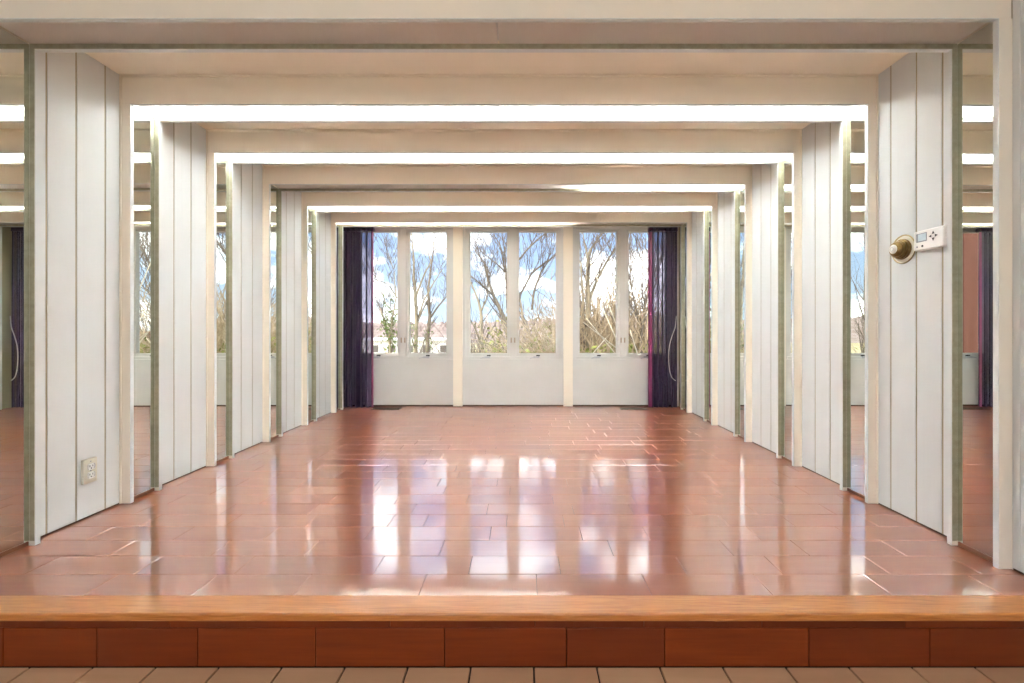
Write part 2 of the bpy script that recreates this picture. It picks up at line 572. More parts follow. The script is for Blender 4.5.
# the six portals: jambs with lips either side of a mirror, beams with lips either side of a light
for i, f in enumerate(FRONTS):
    mb = MB()
    for (xi, mi, w, s) in ((XL, ML, WL, -1), (XR, MR, WR, 1)):
        out_ = w + s * .0135
        for y0, y1 in ((f, f + LIP), (f + DEP - LIP, f + DEP)):
            mb.box(min(xi, out_), max(xi, out_), y0, y1, 0.0005, SOF, bev=.0012)
        bk = mi + s * .008
        mb.box(min(bk, out_), max(bk, out_), f + LIP, f + DEP - LIP, .0005, SOF + .10)
    top0, top1 = WL - .0, WR + .0
    for y0, y1 in ((f, f + LIP), (f + DEP - LIP, f + DEP)):
        mb.box(top0, top1, y0, y1, SOF, CEI - .0005, bev=.0012)
    # small cove where beam meets ceiling
    if i:
        mb.box(top0, top1, f - .007, f, CEI - .009, CEI - .0005)
        for xi, s in ((WL, 1), (WR, -1)):
            mb.box(min(xi, xi + s * .007), max(xi, xi + s * .007), f - .007, f, .002, CEI - .01)
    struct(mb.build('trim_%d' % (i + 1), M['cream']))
    mb = MB()
    for mi, s in ((ML, -1), (MR, 1)):
        mb.box(min(mi, mi + s * .007) - (0 if s > 0 else 0), max(mi, mi + s * .007), f + LIP + .001, f + DEP - LIP - .001, .001, .019, bev=.002)
    struct(mb.build('trim_%d' % (i + 11), M['shoe']))
    # thin metal channel on the inner faces of the lips, round the mirrors and the light
    mb = MB()
    for y0, y1 in ((f + LIP + .0001, f + LIP + .0010), (f + DEP - LIP - .0010, f + DEP - LIP - .0001)):
        mb.box(ML + .0005, XL - .0008, y0, y1, .020, SOF + .0215)
        mb.box(XR + .0008, MR - .0005, y0, y1, .020, SOF + .0215)
        mb.box(XL - .0007, XR + .0007, y0, y1, SOF + .0008, SOF + .0215)
    struct(mb.build('trim_%d' % (i + 31), M['channel']))
    # strip added on every lip's inner edge, window light put into its white
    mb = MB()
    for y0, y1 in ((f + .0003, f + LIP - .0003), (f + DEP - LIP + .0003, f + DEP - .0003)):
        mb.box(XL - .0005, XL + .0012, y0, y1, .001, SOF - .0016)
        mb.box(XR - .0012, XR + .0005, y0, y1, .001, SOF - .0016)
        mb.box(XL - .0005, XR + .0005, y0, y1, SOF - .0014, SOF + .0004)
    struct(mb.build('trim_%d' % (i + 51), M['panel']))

ORD = ['nearest', 'second', 'third', 'fourth', 'fifth', 'farthest']
HOW = ['in the nearest portal', 'in the second portal from the front', 'in the third portal from the front',
       'in the fourth portal from the front', 'in the fifth portal from the front', 'in the farthest portal, beside the curtain']
for i, f in enumerate(FRONTS):
    for side, mi, s in (('left', ML, -1), ('right', MR, 1)):
        t = MB().box(min(mi, mi + s * .006), max(mi, mi + s * .006), f + LIP + .0012, f + DEP - LIP - .0012, .0215, SOF + .018)
        tilt = {(1, 'left'): .009, (0, 'right'): .0045, (2, 'right'): .006}.get((i, side), 0.0)    # hung a hair out of true
        for v in t.bm.verts:
            v.co.x -= tilt * (v.co.y - f - DEP / 2)
        o = t.build('mirror', M['mirror'])
        extra = {(0, 'left'): 'showing a dark curtain ', (0, 'right'): 'showing red siding '}.get((i, side), '')
        tag(o, 'tall mirror strip %sin the %s jamb %s' % (extra, side, 'of the nearest portal' if extra else HOW[i].replace('in the', 'of the')), 'mirror', 'mirror strips in the portal jambs')

# lights in the beams
LIT = [(0, 0, 0), (1, 1, 1), (1, 1, 1), (0, 0, 1), (1, 1, 1), (1, 1, 0)]
STATE = ['unlit recessed fluorescent light in the nearest beam, two pinkish diffuser panels',
         'lit recessed fluorescent light under the second beam, widest bright strip',
         'lit recessed fluorescent light under the third beam from the front',
         'half lit fluorescent light under the fourth beam, dull on its left',
         'lit recessed fluorescent light under the fifth beam from the front',
         'fluorescent light under the farthest beam above the windows, dark at its right end']
for i, f in enumerate(FRONTS):
    xm = (ML + MR) / 2
    t = thing('ceiling_light', STATE[i], 'ceiling light', (xm, f + DEP / 2, SOF + .022), 'fluorescent lights recessed in the beams')
    y0, y1 = f + LIP + .0015, f + DEP - LIP - .0015
    mb = MB()
    zt = CEI - .004
    mb.box(ML + .004, MR - .004, y0, y1, zt - .004, zt)
    mb.box(ML + .004, MR - .004, y0, y0 + .003, SOF + .034, zt - .004)
    mb.box(ML + .004, MR - .004, y1 - .003, y1, SOF + .034, zt - .004)
    for k in range(3):     # lamp holders
        a = ML + .02 + (MR - ML - .04) * k / 3
        b = ML + .02 + (MR - ML - .04) * (k + 1) / 3
        ym = (y0 + y1) / 2
        for xx in (a + .006, b - .018):
            mb.box(xx, xx + .012, ym - .016, ym + .016, zt - .055, zt - .004, bev=.002)
    mb.build('housing', M['plastic'], t)
    for k in range(3):
        a = ML + .02 + (MR - ML - .04) * k / 3 + .018
        b = ML + .02 + (MR - ML - .04) * (k + 1) / 3 - .018
        ym = (y0 + y1) / 2
        MB().tube([(a, ym, zt - .036), (b, ym, zt - .036)], .013, 14).build('fluorescent_tube', M['tube_dim' if i == 5 else 'tube_on'] if LIT[i][k] else M['tube_off'], t, smooth=False)
    xj = at(497.5, 35, 1.78).x if i == 0 else xm
    for a, b in ((ML + .007, xj - .0035), (xj + .0035, MR - .007)):
        MB().box(a, b, y0, y1, SOF + .022, SOF + .025).build('diffuser', M['diffuser'], t)

# ------------------------------------------------------------------ window wall
PITCH, MID, HALF = 1.2775, -.1115, .585
WZ0, WZ1 = .545, 2.088
mb = MB()
cent = [MID - PITCH, MID, MID + PITCH]
pil = [-2.10] + [c + HALF for c in cent[:2]] + [cent[2] + HALF]
pil1 = [cent[0] - HALF, cent[1] - HALF, cent[2] - HALF, 1.86]
for a, b in zip(pil, pil1):
    mb.box(a, b, BACK, BACK + .17, .0, CEI, bev=.001)
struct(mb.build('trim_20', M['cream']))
mb = MB()
for c in cent:
    mb.box(c - HALF + .0005, c + HALF - .0005, BACK + .012, BACK + .17, .016, WZ0 - .001)   # panel under the window
    mb.box(c - HALF + .0005, c + HALF - .0005, BACK + .012, BACK + .17, WZ1 + .001, CEI)
struct(mb.build('wall_back', M['frame']))
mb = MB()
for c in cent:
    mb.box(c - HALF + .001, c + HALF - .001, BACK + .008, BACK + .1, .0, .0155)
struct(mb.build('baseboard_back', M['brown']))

for wi, c in enumerate(cent):
    yF = BACK + .028
    w = bpy.data.objects.new('window_%d' % (wi + 1), None)
    w.empty_display_size = .1
    C.objects.link(w)
    w.location = (c, yF + .04, WZ0)
    struct(w)
    fr = MB()
    x0, x1 = c - HALF + .001, c + HALF - .001
    fr.box(x0, x0 + .035, yF, yF + .11, WZ0, WZ1, bev=.002)
    fr.box(x1 - .035, x1, yF, yF + .11, WZ0, WZ1, bev=.002)
    fr.box(x0 + .035, x1 - .035, yF, yF + .11, WZ1 - .028, WZ1, bev=.002)
    fr.box(x0 + .035, x1 - .035, yF, yF + .11, WZ0, WZ0 + .030, bev=.002)
    fr.box(c - .036, c + .036, yF, yF + .11, WZ0 + .030, WZ1 - .028, bev=.002)
    fr.build('frame', M['frame'], w)
    for s in (-1, 1):
        a, b = sorted((c + s * .0365, c + s * (HALF - .037)))
        z0, z1 = WZ0 + .031, WZ1 - .029
        g0, g1 = sorted((c + s * .0705, c + s * .5005))
        h0, h1 = WZ0 + .068, WZ1 - .060
        sh = MB()
        ys0, ys1 = yF + .014, yF + .072
        sh.box(a, g0, ys0, ys1, z0, z1, bev=.002)
        sh.box(g1, b, ys0, ys1, z0, z1, bev=.002)
        sh.box(g0, g1, ys0, ys1, z0, h0, bev=.002)
        sh.box(g0, g1, ys0, ys1, h1, z1, bev=.002)
        so = sh.build('sash', M['frame'], w)
        MB().box(g0 - .004, g1 + .004, ys0 + .034, ys0 + .040, h0 - .004, h1 + .004).build('pane', M['glass'], so)
        # crank: folding handle on a cover, dark slot beside it
        cx = (g0 + g1) / 2 - .02
        zc = WZ0 + .034
        ck = MB()
        ck.box(cx - .030, cx + .042, yF - .020, yF + .002, zc - .022, zc + .002, bev=.006, seg=2)
        ck.tube([(cx + .02, yF - .024, zc - .004), (cx - .02, yF - .030, zc - .010), (cx - .062, yF - .034, zc - .020)], [.006, .005, .005], 8)
        ck.tube([(cx - .062, yF - .026, zc - .020), (cx - .062, yF - .052, zc - .021)], .007, 8)
        ck.tube([(cx + .02, yF - .034, zc - .006), (cx + .02, yF - .016, zc - .004)], .009, 10)
        co_ = ck.build('crank_handle', M['chrome'], w)
        MB().box(cx + .004, cx + .046, yF - .0225, yF - .006, zc + .0005, zc + .015, bev=.001).build('crank_slot', M['black'], co_)
        # sash lock on the middle post
        lx = c + s * .020
        lk = MB()
        lk.box(lx - .008, lx + .008, yF - .006, yF + .001, .735, .795, bev=.002)
        lk.tube([(lx, yF - .008, .765), (lx + s * .004, yF - .014, .790)], [.005, .004], 8)
        lk.build('latch', M['stain'], w)


# ------------------------------------------------------------------ curtains
def curtain(x0, x1, Y, folds, hem_right, label, seed):
    r = random.Random(seed)
    t = thing('curtain', label, 'curtain', ((x0 + x1) / 2, Y, .005))
    n = folds * 18
    zs = [0.006, .3, .6, .9, 1.2, 1.5, 1.8, 2.0, 2.045]
    ph = [r.uniform(-.35, .35) for _ in range(folds + 1)]
    am = [r.uniform(.75, 1.15) for _ in range(folds + 1)]

    def pos(u, z):
        k = u * folds
        i = min(int(k), folds - 1)
        fr_ = k - i
        a = am[i] * (1 - fr_) + am[i + 1] * fr_
        p = ph[i] * (1 - fr_) + ph[i + 1] * fr_
        flare = 1.0 - .12 * (z / 2.05) + .04 * math.sin(3 * z + 5 * u)
        th = 2 * PI * k + p
        x = x0 + (x1 - x0) * u + .010 * math.sin(2 * th)
        return Vector((x, Y + .036 * a * flare * math.sin(th), z))

    def sheet(u0, u1, m):
        b = MB()
        grid = []
        for j, z in enumerate(zs):
            grid.append([b.bm.verts.new(pos(u0 + (u1 - u0) * q / m, z)) for q in range(m + 1)])
        for j in range(len(zs) - 1):
            for q in range(m):
                b.bm.faces.new((grid[j][q], grid[j][q + 1], grid[j + 1][q + 1], grid[j + 1][q]))
        return b
    hw = .105
    u_h = (hw, 1.0) if not hem_right else (0.0, 1 - hw)
    c_ = sheet(u_h[0], u_h[1], n).build('drape', M['curtain'], t, smooth=True)
    h_ = sheet(*((1 - hw, 1.0) if hem_right else (0.0, hw)), 10).build('hem', M['hem'], t, smooth=True)
    h_['label'] = 'magenta edge of the curtain'
    b = MB()
    b.box(x0 + .001, x1 - .001, Y - .036, Y + .036, 2.000, 2.048, bev=.006)
    b.build('heading_tape', M['curtain'], t)
    b = MB()
    b.box(x0 - .004, x1 + .004, Y - .010, Y + .010, 2.050, 2.068, bev=.002)
    b.build('track', M['bezel'], t)
    return t


CY = 5.175
curtain(at(343.0, 0, CY).x, at(374.3, 0, CY).x, CY, 6, True, 'dark purple satin curtain left of the windows with magenta right edge', 3)
curtain(at(648.3, 0, CY).x, at(677.0, 0, CY).x, CY, 6, False, 'dark purple satin curtain right of the windows with white cord in front', 8)
cp = [(676.3, 316), (675.2, 327), (672.4, 335), (669.6, 345), (668.7, 355), (669.0, 365), (670, 372), (672, 377.5), (675.5, 380.7)]
pts = [at(x, y_, 5.115) for x, y_ in cp]
sp = []
for i in range(len(pts) - 1):
    p0, p1, p2, p3 = pts[max(i - 1, 0)], pts[i], pts[i + 1], pts[min(i + 2, len(pts) - 1)]
    for k in range(5):
        t_ = k / 5
        sp.append(.5 * ((2 * p1) + (p2 - p0) * t_ + (2 * p0 - 5 * p1 + 4 * p2 - p3) * t_ ** 2 + (3 * p1 - p0 - 3 * p2 + p3) * t_ ** 3))
sp.append(pts[-1])
tag(MB().tube(sp, .0045, 8).build('pull_cord', M['cord'], smooth=True), 'thin white cord looping down in front of the right purple curtain', 'cord')


# ------------------------------------------------------------------ floor registers
def register(x0, x1, label):
    y0, y1 = 5.02, 5.125
    t = thing('floor_register', label, 'floor vent', ((x0 + x1) / 2, (y0 + y1) / 2, .001), 'metal floor vents under the windows')
    b = MB()
    b.box(x0, x1, y0, y0 + .016, .0008, .006, bev=.0015)
    b.box(x0, x1, y1 - .016, y1, .0008, .006, bev=.0015)
    b.box(x0, x0 + .016, y0 + .016, y1 - .016, .0008, .006, bev=.0015)
    b.box(x1 - .016, x1, y0 + .016, y1 - .016, .0008, .006, bev=.0015)
    b.build('frame', M['register'], t)
    b = MB()
    n = 20
    for k in range(n):
        xx = x0 + .018 + (x1 - x0 - .036) * (k + .3) / n
        b.box(xx, xx + .005, y0 + .016, y1 - .016, .0012, .0045)
    b.box(x0 + .016, x1 - .016, (y0 + y1) / 2 - .004, (y0 + y1) / 2 + .004, .0012, .0047)
    b.build('louvre_grille', M['register'], t)
    MB().box(x0 + .014, x1 - .014, y0 + .014, y1 - .014, .0008, .0011).build('dark_duct', M['black'], t)


register(at(372, 0, 5.07).x, at(400.5, 0, 5.07).x, 'brown metal floor vent beside the left purple curtain')
register(at(620, 0, 5.07).x, at(647, 0, 5.07).x, 'brown metal floor vent beside the right purple curtain')

# ------------------------------------------------------------------ outlet on the left wall
oy, oz = 2.136, .222
t = thing('electrical_outlet', 'ivory duplex electrical outlet low on the left panelled wall', 'electrical outlet', (WL, oy, oz))
MB().box(WL + .0005, WL + .0155, oy - .034, oy + .034, oz - .057, oz + .057, bev=.003, seg=2).build('cover_plate', M['ivory'], t)
for dz in (-.0195, .0195):
    rc = MB().box(WL + .0157, WL + .0185, oy - .0165, oy + .0165, oz + dz - .0145, oz + dz + .0145, bev=.006, seg=2).build('receptacle', M['plastic'], t)
    sl = MB()
    sl.box(WL + .0186, WL + .0191, oy - .0085, oy - .0058, oz + dz - .002, oz + dz + .0075)
    sl.box(WL + .0186, WL + .0191, oy + .0058, oy + .0085, oz + dz - .001, oz + dz + .0065)
    sl.tube([(WL + .0186, oy, oz + dz - .0075), (WL + .0191, oy, oz + dz - .0075)], .0028, 12)
    sl.build('socket_slots', M['black'], rc)
for dz in (0, .044):
    MB().tube([(WL + .0156, oy, oz + dz), (WL + .0166, oy, oz + dz)], .0028, 12).build('screw', M['bezel'], t)

# ------------------------------------------------------------------ round thermostat on the right wall
ty, tz = 2.150, EYE - (249.3 - VY) * 2.15 / F
t = thing('round_thermostat', 'round bronze thermostat dial with white centre on the right wall', 'thermostat', (WR, ty, tz))
mt = Matrix.Translation((WR, ty, tz)) @ Matrix.Rotation(-PI / 2, 4, 'Y')
MB().lathe([(0, .0008), (.064, .0008), (.064, .003), (0, .0032)], mt, 48).build('wall_plate', M['ivory'], t)
b = MB()
b.lathe([(.062, .0030), (.0675, .0008), (.0690, .003), (.0680, .0055), (.0640, .0055), (.062, .0030)], mt, 48)
b.build('plate_rim', M['ring'], t, smooth=True)
MB().lathe([(0, .0033), (.047, .0033), (.048, .008), (.0455, .012), (.0465, .0145), (.0465, .019), (.044, .021), (.0395, .0215), (.041, .024), (.041, .028), (.038, .030),
            (.036, .0305), (.0365, .034), (.035, .042), (.030, .047), (.022, .049), (0, .0492)], mt, 48).build('dial_body', M['bronze'], t)
cap_ = MB().lathe([(0, .0493), (.021, .0493), (.0215, .052), (.018, .056), (.009, .058), (0, .0583)], mt, 40).build('dial_cap', M['plastic'], t, smooth=True)
cap_['label'] = 'white domed centre of the dial'
MB().lathe([(.0085, .0583), (.0105, .0575), (.0105, .0592), (.0085, .0595), (.0085, .0583)], mt, 32).build('cap_ring', M['chrome'], cap_, smooth=True)

# ------------------------------------------------------------------ digital thermostat
dy0, dy1 = 1.915, 2.062
dz0, dz1 = 1.2365, 1.3240
fx = WR - .030
t = thing('digital_thermostat', 'white rectangular digital thermostat with small screen and arrow buttons', 'thermostat', (WR, (dy0 + dy1) / 2, (dz0 + dz1) / 2))
MB().box(fx, WR - .0006, dy0, dy1, dz0, dz1, bev=.005, seg=2).build('case', M['plastic'], t)


def on_face(u, v):
    """u along the front from its left end as seen (far end), v up, both 0..1"""
    return dy1 + (dy0 - dy1) * u, dz0 + (dz1 - dz0) * v


ya_, za_ = on_face(.10, .42)
yb_, zb_ = on_face(.46, .86)
MB().box(fx - .0012, fx + .0002, yb_, ya_, za_, zb_, bev=.0006).build('screen_bezel', M['bezel'], t)
ya_, za_ = on_face(.17, .47)
yb_, zb_ = on_face(.44, .82)
MB().box(fx - .0018, fx - .0011, yb_, ya_, za_, zb_).build('screen', M['screen'], t)
cy_, cz_ = on_face(.67, .60)
for ang in range(4):
    a = ang * PI / 2
    d = Vector((math.cos(a), math.sin(a)))
    n_ = Vector((-d.y, d.x))
    c0 = Vector((cy_, cz_))
    tri = [c0 + d * .0215, c0 + d * .0085 + n_ * .0062, c0 + d * .0085 - n_ * .0062]
    b = MB()
    A = [b.bm.verts.new((fx + .0002, p.x, p.y)) for p in tri]
    B = [b.bm.verts.new((fx - .0012, p.x, p.y)) for p in tri]
    for k in range(3):
        b.bm.faces.new((A[k], A[(k + 1) % 3], B[(k + 1) % 3], B[k]))
    b.bm.faces.new(A)
    b.bm.faces.new(B)
    ab = b.build('arrow_button', M['black'], t)
    ab['label'] = 'black arrow button'
for u, rr, mm in ((.13, .0036, 'bezel'), (.31, .0048, 'black')):
    by, bz = on_face(u, .20)
    MB().tube([(fx + .0002, by, bz), (fx - .0014, by, bz)], rr, 16).build('push_button', M[mm], t)

# ------------------------------------------------------------------ outside: land, hill, houses
rngo = random.Random(11)


def ground_z(x, y):
    d = max(y - 5.6, 0)
    z = -1.25 - 2.9 * (1 - math.exp(-d / 40.0))
    return z + .05 * math.sin(x * .7 + y * .4)


mb = MB()
ys = [5.6, 6.5, 8, 10, 12, 15, 19, 24, 30, 38, 48, 60, 75, 95, 120, 150, 190, 240, 320, 420]
grid = []
for y in ys:
    w = 12 + y * 1.9
    grid.append([mb.bm.verts.new((-w + 2 * w * k / 30, y, ground_z(-w + 2 * w * k / 30, y))) for k in range(31)])
for a, b in zip(grid, grid[1:]):
    for k in range(30):
        mb.bm.faces.new((a[k], a[k + 1], b[k + 1], b[k]))
struct(mb.build('ground', M['ground'], smooth=True))

mb = MB()
nh = 420
prev = None
for k in range(nh + 1):
    u = k / nh
    ang = -1.05 + 2.1 * u
    R = 215
    x, y = R * math.tan(ang) * .85, R
    h = 4.6 + 2.0 * math.sin(3 * u * PI + .6) + 1.2 * math.sin(11 * u + 2) + rngo.uniform(0, 1.5)
    cols = [mb.bm.verts.new((x, y - 40, -4.3)), mb.bm.verts.new((x, y - 14, -1 + rngo.uniform(0, 1.2))), mb.bm.verts.new((x, y, EYE + h)), mb.bm.verts.new((x, y + 60, -4))]
    if prev:
        for j in range(3):
            mb.bm.faces.new((prev[j], cols[j], cols[j + 1], prev[j + 1]))
    prev = cols
struct(mb.build('hill', M['hill']))


def building(x0, x1, y0, y1, z0, z1, label, gable=False, wall='housewhite', roof='roof', nwin=5):
    t = thing('building', label, 'building', ((x0 + x1) / 2, (y0 + y1) / 2, z0))
    MB().box(x0, x1, y0, y1, z0, z1).build('wall', M[wall], t)
    if gable:
        b = MB()
        ym = (y0 + y1) / 2
        b.prism([(y0 - .4, z1), (ym, z1 + (y1 - y0) * .32), (y1 + .4, z1), (y1 + .4, z1 - .15), (y0 - .4, z1 - .15)], x0 - .4, x1 + .4)
        b.build('roof', M[roof], t)
    else:
        MB().box(x0 - .4, x1 + .4, y0 - .4, y1 + .4, z1, z1 + .35, bev=.05).build('roof', M[roof], t)
    for k in range(nwin):
        a = x0 + (x1 - x0) * (k + .25) / nwin
        b_ = x0 + (x1 - x0) * (k + .75) / nwin
        wz0, wz1 = z0 + (z1 - z0) * .25, z0 + (z1 - z0) * .75
        f_ = MB()
        f_.box(a, b_, y0 - .06, y0 + .02, wz0, wz0 + .1)
        f_.box(a, b_, y0 - .06, y0 + .02, wz1 - .1, wz1)
        f_.box(a, a + .1, y0 - .06, y0 + .02, wz0, wz1)
        f_.box(b_ - .1, b_, y0 - .06, y0 + .02, wz0, wz1)
        w_ = f_.build('window', M['housewhite'], t)
        MB().box(a + .1, b_ - .1, y0 - .03, y0 + .01, wz0 + .1, wz1 - .1).build('pane', M['darkglass'], w_)


building(-37, -13.5, 88, 102, -4.3, -1.15, 'long low white flat-roofed building seen through the left window group', nwin=7)
building(43, 52, 58, 66, -3.8, .9, 'small far house with red brick walls, reflected in a left mirror', gable=True, wall='redroof', roof='roof', nwin=3)
# siding wing of the house, to the left of the windows outside
t = thing('siding_wall', 'red-brown vertical siding wall outside, seen in the nearest right mirror', 'wall', (-3.05, 5.5, -1.3))
mb = MB()
for k in range(12):
    mb.box(-3.08, -3.03, 5.46 + .25 * k + .004, 5.46 + .25 * (k + 1) - .004, -1.3, 3.2, bev=.004)
mb.build('siding', M['cedar'], t)
MB().box(-3.16, -3.08, 5.44, 8.48, -1.3, 3.25).build('backing', M['gap'], t)


# ------------------------------------------------------------------ outside: trees and shrubs
def branch(out, p, d, length, r, level, rr, up=.12, maxlev=3, spread=.75):
    n = 5 if level < 2 else 4
    pts = [p.copy()]
    dd = d.normalized()
    for k in range(n):
        dd = (dd + Vector((rr.uniform(-1, 1), rr.uniform(-1, 1), rr.uniform(-.6, .9))) * .16 + Vector((0, 0, up))).normalized()
        pts.append(pts[-1] + dd * length / n)
    rad = [max(r * (1 - .75 * k / n), .0045) for k in range(n + 1)]
    out.append((pts, rad))
    if level < maxlev:
        for k in range(rr.randint(2, 4) if level < 2 else rr.randint(1, 3)):
            i = rr.randint(1, n)
            base = pts[i]
            ax = Vector((rr.uniform(-1, 1), rr.uniform(-1, 1), rr.uniform(-.3, .5))).normalized()
            nd = (dd + ax * spread).normalized()
            branch(out, base, nd, length * rr.uniform(.45, .7), rad[i] * .6, level + 1, rr, up, maxlev, spread)


def tree(limbs, Y, label, seed, group=None, bark='bark', density=5, tw=.9, ivy=None, maxlev=2, cat='tree', name='bare_tree'):
    """limbs: polylines of (px, py, px width) as the photograph shows them, standing at depth Y"""
    rr = random.Random(seed)
    b0 = at(limbs[0][0][0], limbs[0][0][1], Y)
    gz = ground_z(b0.x, Y)
    t = thing(name, label, cat, (b0.x, Y, gz), group)
    mb = MB()
    segs = []
    for li, lm in enumerate(limbs):
        pts, rad = [], []
        yo = 0 if li == 0 else rr.uniform(-.5, .5)
        for i, (px, py, w) in enumerate(lm):
            yy = Y + yo * min(1, i / 2)
            pts.append(at(px, py, yy))
            rad.append(w * .5 * Y / F)
        if li == 0:
            pts.insert(0, Vector((pts[0].x + .05, Y, gz - .1)))
            rad.insert(0, rad[0] * 1.25)
        # refine with slight crookedness
        P2, R2 = [pts[0]], [rad[0]]
        for i in range(len(pts) - 1):
            for q in (1, 2, 3):
                f_ = q / 3
                p = pts[i].lerp(pts[i + 1], f_)
                if q < 3:
                    p += Vector((rr.uniform(-1, 1), rr.uniform(-1, 1), 0)) * (pts[i + 1] - pts[i]).length * .02
                P2.append(p)
                R2.append(rad[i] * (1 - f_) + rad[i + 1] * f_)
        mb.tube(P2, R2, 7)
        for i in range(3 if li == 0 else 1, len(P2)):
            for _ in range(density if i > 3 else 1):
                if rr.random() < .38:
                    d = (P2[i] - P2[i - 1]).normalized()
                    ax = Vector((rr.uniform(-1, 1), rr.uniform(-1, 1), rr.uniform(-.2, .6))).normalized()
                    branch(segs, P2[i], (d + ax * .9).normalized(), tw * rr.uniform(.5, 1.2), max(R2[i] * .4, .007), 1, rr, maxlev=1 + maxlev)
        d = (P2[-1] - P2[-2]).normalized()
        branch(segs, P2[-1], d, tw * 1.2, R2[-1] * .9, 1, rr, maxlev=1 + maxlev)
    mb.build('trunk', M[bark], t, smooth=True, norm=False)
    b = MB()
    for pts, rad in segs:
        b.tube(pts, rad, 3, caps=False)
    b.build('crown', M['twig'], t, norm=False)
    if ivy:
        b = MB()
        for _ in range(ivy[4]):
            c_ = at(rr.gauss(ivy[0], ivy[1]), rr.gauss(ivy[2], ivy[3]), Y + rr.uniform(-.3, .3))
            leafquad(b, c_, rr.uniform(.03, .06), rr)
        b.build('ivy_foliage', M['ivy'], t, norm=False)
    return t


def leafquad(b, c_, s, rr):
    a = Vector((rr.uniform(-1, 1), rr.uniform(-1, 1), rr.uniform(-1, 1))).normalized()
    n_ = Vector((rr.uniform(-1, 1), rr.uniform(-1, 1), rr.uniform(-1, 1))).normalized()
    e = a.cross(n_).normalized()
    b.quad(c_ - a * s, c_ + e * s * .5, c_ + a * s, c_ - e * s * .5)


tree([[(391, 372, 3), (390, 345, 2.6), (386, 325, 2.0), (380, 308, 1.2)], [(390, 345, 2.2), (392, 320, 1.6), (396, 298, 1.2), (394, 270, .8), (388, 252, .6)],
      [(396, 316, 1.4), (386, 304, 1.1), (376, 278, .8)], [(397, 298, 1.2), (388, 284, 1.0), (377, 280, .6)]], 13.0,
     'small leaning tree with green ivy behind the leftmost window pane', 21, density=3, tw=.7, ivy=(390, 5, 328, 13, 420), bark='bark_pale')
tree([[(415, 385, 4.2), (415.5, 350, 4.0), (416, 310, 3.4), (414, 280, 2.6), (413, 250, 1.6), (411, 228, 1.0)], [(415, 300, 2.2), (424, 275, 1.6), (431, 262, 1.2), (427, 250, .8)],
      [(418, 318, 2.0), (424, 300, 1.6), (434, 282, 1.2), (442, 270, .7)]], 14.5,
     'pale straight bare tree in the second window pane, left trunk of two', 22, density=3, tw=.8, bark='bark_pale', ivy=(413, 2.5, 338, 10, 90))
tree([[(427, 385, 4.2), (427.5, 350, 4.0), (430, 315, 3.4), (428, 290, 2.4), (432, 262, 1.4), (434, 236, .9)], [(430, 318, 2.2), (437, 308, 1.8), (446, 297, 1.2)],
      [(429, 298, 1.8), (422, 312, 1.2), (417, 325, .8)]], 16.0,
     'bare tree in the second window pane, right trunk of two', 23, density=3, tw=.9, ivy=(428, 2.5, 338, 10, 90))
tree([[(484, 385, 4.4), (482, 345, 4.0), (481, 312, 3.0), (478, 300, 2.2), (472, 285, 1.4), (466, 272, .9)], [(483, 350, 2.6), (478, 336, 2.0), (472, 322, 1.4)],
      [(481, 312, 2.0), (486, 300, 1.4), (489, 285, 1.0), (486, 265, .7)]], 12.0,
     'forked bare tree low in the third window pane', 24, density=2, tw=.9, bark='bark_pale')
tree([[(512, 385, 5.0), (509, 340, 4.6), (503, 315, 4.0), (494, 297, 3.2), (488, 280, 2.2), (484, 262, 1.4), (476, 252, .9)], [(493, 295, 2.4), (483, 286, 1.6), (471, 276, 1.0)],
      [(505, 272, 2.0), (503, 255, 1.6), (499, 243, 1.2), (493, 233, .9)], [(505, 272, 1.8), (497, 264, 1.2), (484, 254, .7)], [(509, 330, 2.4), (507, 300, 2.2), (506, 272, 2.0)]], 11.0,
     'large bare tree leaning left behind the third window pane', 25, density=2, tw=.9)
tree([[(530, 385, 4.6), (531, 345, 3.8), (528, 328, 3.2), (522, 315, 2.4), (519, 296, 2.2), (524, 288, 2.0), (532, 273, 1.8), (542, 265, 1.6), (555, 256, 1.4)],
      [(532, 310, 2.4), (534, 292, 2.2), (541, 272, 1.8), (548, 262, 1.2), (557, 252, .8)], [(517, 262, 1.8), (526, 251, 1.7), (535, 242, 1.5), (546, 233, 1.3)],
      [(517, 300, 2.0), (517, 280, 1.8), (517, 262, 1.8)]], 10.5,
     'bare tree with branches reaching right behind the fourth window pane', 26, density=2, tw=.9)
tree([[(586, 385, 6.5), (587, 330, 6.0), (588, 290, 4.8), (588, 256, 3.6), (590, 250, 2.6), (597, 240, 2.0), (604, 232, 1.4)], [(588, 258, 2.2), (585, 245, 1.6), (583, 234, 1.1)],
      [(589, 300, 3.6), (596, 282, 3.0), (606, 263, 2.4), (616, 248, 1.8), (626, 236, 1.2)], [(583, 320, 3.0), (582, 285, 2.4), (581, 262, 1.4)]], 8.6,
     'thick forked bare tree behind the fifth window pane', 27, density=3, tw=1.0, bark='bark_pale')
tree([[(640, 385, 3.6), (641, 340, 3.0), (646, 300, 2.4), (655, 270, 1.8), (668, 245, 1.2)], [(641, 335, 2.0), (635, 305, 1.6), (630, 280, 1.0)],
      [(643, 318, 1.8), (652, 300, 1.4), (664, 287, .9)]], 8.0,
     'bare tree leaning right behind the rightmost window pane', 28, density=7, tw=1.0)


